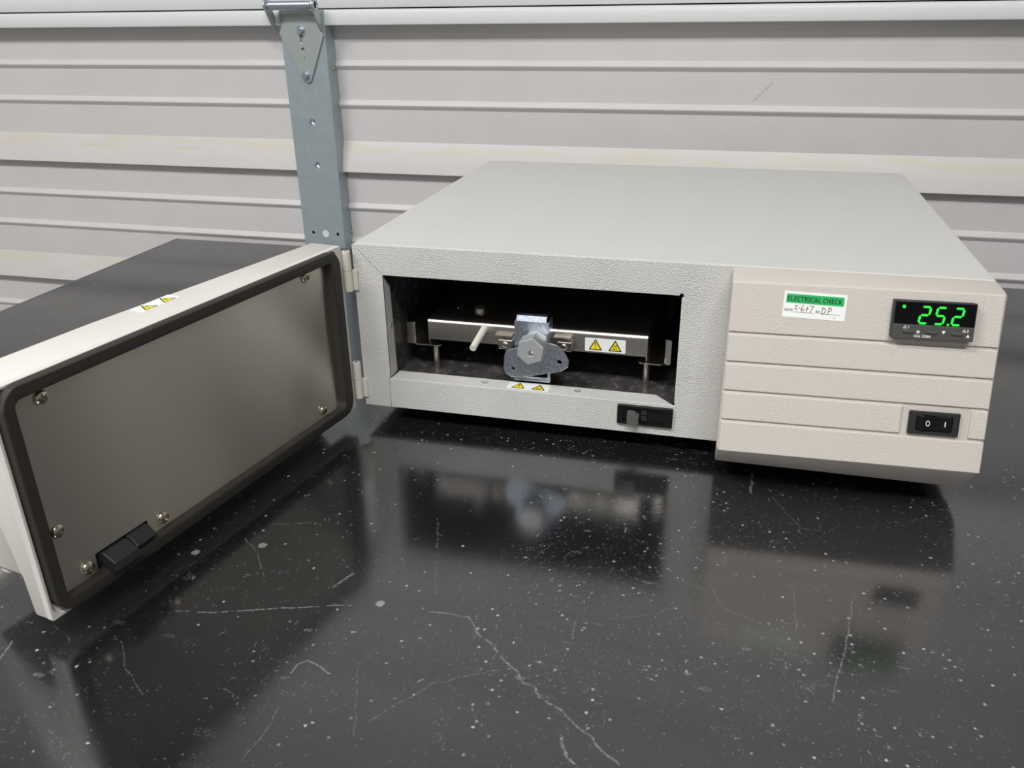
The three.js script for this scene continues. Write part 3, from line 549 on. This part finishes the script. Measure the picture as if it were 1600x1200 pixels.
// ---------------------------------------------------------------- sliding tray in the chamber
{
  const t = group('sliding_tray'); tag(t, 'stainless steel sliding tray with zinc clamp inside the oven chamber', 'tray');
  const x0 = 0.0472, x1 = 0.2265, yt = 0.0835, yb = 0.0622, zf0 = -0.0300, zb = -0.315, r = 0.0032;
  const pts = [[yb + 0.0035, zf0]]; for (let i = 0; i <= 6; i++) { const a = i / 6 * Math.PI / 2; pts.push([yt - r + Math.sin(a) * r, zf0 - r + Math.cos(a) * r]); }
  pts.push([yt, zb], [yt - 0.001, zb], [yt - 0.001, zf0 - r]); for (let i = 5; i >= 0; i--) { const a = i / 6 * Math.PI / 2, q = r - 0.001; pts.push([yt - r + Math.sin(a) * q, zf0 - r + Math.cos(a) * q]); } pts.push([yb + 0.0035, zf0 - 0.001]);
  mesh('tray_plate', loftX(() => pts, [[x0, 0], [x1, 0]]), M.tray, t);
  for (const s of [0, 1]) mesh('side_lip', boxUV(box(s ? x1 - 0.001 : x0, s ? x1 : x0 + 0.001, yb, yt - 0.001, zb, zf0 - 0.0012)), M.tray, t);
  mesh('guide_strip', box(0.0640, 0.0647, yt, yt + 0.0018, -0.22, -0.058), M.tray, t);
  const rg = cut(cyl(V(0.0848, yt - 0.0005, -0.0545), V(0.0848, yt + 0.0042, -0.0545), 0.0052, 0.0052, 28), cyl(V(0.0848, yt + 0.0002, -0.0545), V(0.0848, yt + 0.01, -0.0545), 0.0044, 0.0044, 28)); mesh('boss', boxUV(rg), M.tray, t);
  // label
  const wl = labelGeo(0.0320, 0.0110); wl.rotateZ(0.0); wl.translate(0.1937, 0.0725, zf0 + 0.00002); say(mesh('warning_label', wl, warnHot, t), 'white label with two yellow warning triangles on the tray front');
  // nylon pin
  const pin = cyl(V(0.0955, 0.0790, -0.0305), V(0.0934, 0.0716, -0.0035), 0.0029, 0.0027, 20); say(mesh('pin', pin, M.nylon, t), 'short white nylon pin');
  // clips
  for (const [cx, cy] of [[0.1140, 0.0690], [0.1618, 0.0712]]) {
    const c = group('clip', t); mesh('clip_body', boxUV(merge([box(cx - 0.006, cx + 0.006, cy - 0.0052, cy + 0.0030, zf0, zf0 + 0.0045, 0.0008, 2), box(cx - 0.006, cx - 0.002, cy + 0.002, cy + 0.0062, zf0, zf0 + 0.0030, 0.0006, 2), box(cx - 0.0085, cx + 0.0055, cy + 0.0062, cy + 0.0070, zf0, zf0 + 0.0062)])), M.steel, c);
    const g = panHead.clone(); g.scale(0.0029, 0.0029, 0.0024); g.rotateZ(0.5); g.translate(cx, cy - 0.0010, zf0 + 0.0045); mesh('screw', g, M.screw, c);
  }
  // butterfly clamp
  const k = group('butterfly_clamp', t); say(k, 'zinc plated butterfly clamp with hexagon bolt');
  const fs = poly([[0.1240, 0.0435], [0.1530, 0.0435], [0.1518, 0.0915], [0.1502, 0.0930], [0.1255, 0.0930], [0.1240, 0.0915]]); const win = new THREE.Path(); [[0.1265, 0.0465], [0.1508, 0.0465], [0.1500, 0.0600], [0.1265, 0.0600]].forEach(([x, y], i) => (i ? win.lineTo(x, y) : win.moveTo(x, y))); win.closePath(); fs.holes.push(win);
  mesh('bracket', boxUV(merge([ext(fs, -0.0172, -0.0160, 0.0003), box(0.1243, 0.1255, 0.0440, 0.0930, -0.0300, -0.0168), box(0.1505, 0.1517, 0.0440, 0.0930, -0.0300, -0.0168), box(0.1240, 0.1530, 0.0430, 0.0441, -0.0300, -0.0145, 0.0004)])), M.zinc, k);
  mesh('hood', loftX(() => [[0.0925, -0.0172], [0.0925, -0.0160], [0.0948, -0.0163], [0.0968, -0.0182], [0.0972, -0.0225], [0.0960, -0.0225], [0.0956, -0.0190], [0.0945, -0.0175]], [[0.1258, 0], [0.1496, 0]]), M.zinc, k);
  const bs = new THREE.Shape(); const bp = [[0.1205, 0.0708], [0.1267, 0.0724], [0.1320, 0.0740], [0.1471, 0.0780], [0.1547, 0.0788], [0.1597, 0.0776], [0.1632, 0.0745], [0.1665, 0.0696], [0.1688, 0.0650], [0.1684, 0.0600], [0.1630, 0.0560], [0.1441, 0.0510], [0.1290, 0.0474], [0.1227, 0.0472], [0.1180, 0.0504], [0.1165, 0.0545], [0.1172, 0.0650], [0.1184, 0.0692]];
  bp.forEach(([x, y], i) => (i ? bs.lineTo(x, y) : bs.moveTo(x, y))); bs.closePath(); bs.holes.push(hole(0.1244, 0.0546, 0.0023), hole(0.1614, 0.0636, 0.0025));
  mesh('butterfly_plate', boxUV(ext(bs, -0.0112, -0.0094, 0.0005)), M.zinc, k);
  const hexPrism = (cx, cy, R, z0, z1, rot, hr) => { const s = new THREE.Shape(); for (let i = 0; i < 6; i++) { const a = rot + i * Math.PI / 3; i ? s.lineTo(cx + R * Math.cos(a), cy + R * Math.sin(a)) : s.moveTo(cx + R * Math.cos(a), cy + R * Math.sin(a)); } s.closePath(); if (hr) s.holes.push(hole(cx + 0.0003, cy - 0.0018, hr)); return ext(s, z0, z1, 0.0005); };
  mesh('lock_nut', boxUV(hexPrism(0.1435, 0.0800, 0.0088, -0.0160, -0.0093, 0.5)), M.boltZinc, k);
  mesh('hexagon_bolt', boxUV(hexPrism(0.1414, 0.0762, 0.0112, -0.0094, 0.0040, 0.35, 0.0023)), M.boltZinc, k);
  mesh('bolt_bore', cyl(V(0.1417, 0.0747, -0.002), V(0.1417, 0.0747, -0.001), 0.0023, 0.0023, 16), M.steel, k);
}

// ---------------------------------------------------------------- ceiling lamps
for (const [n, [x, z, l, w, turn, I, label, col]] of LAMPS.entries()) {
  const g = group(n ? 'ceiling_lamp_00' + n : 'ceiling_lamp'); tag(g, label, 'lamp', null, 'ceiling strip lamps'); g.position.set(x, CEIL, z); g.rotation.y = turn;
  mesh('housing', box(-l / 2 - 0.02, l / 2 + 0.02, -0.06, 0, -w / 2 - 0.02, w / 2 + 0.02, 0.004), M.rail, g);
  mesh('diffuser', box(-l / 2, l / 2, -0.068, -0.0595, -w / 2, w / 2, 0.003), std({ color: 0xffffff, emissive: new THREE.Color(col), emissiveIntensity: 3, roughness: 0.5 }), g);
  const a = new THREE.RectAreaLight(col, I, l, w); a.position.set(0, -0.072, 0); a.rotation.x = -Math.PI / 2; a.name = 'tube_light'; g.add(a);
}

renderer.render(scene, camera);
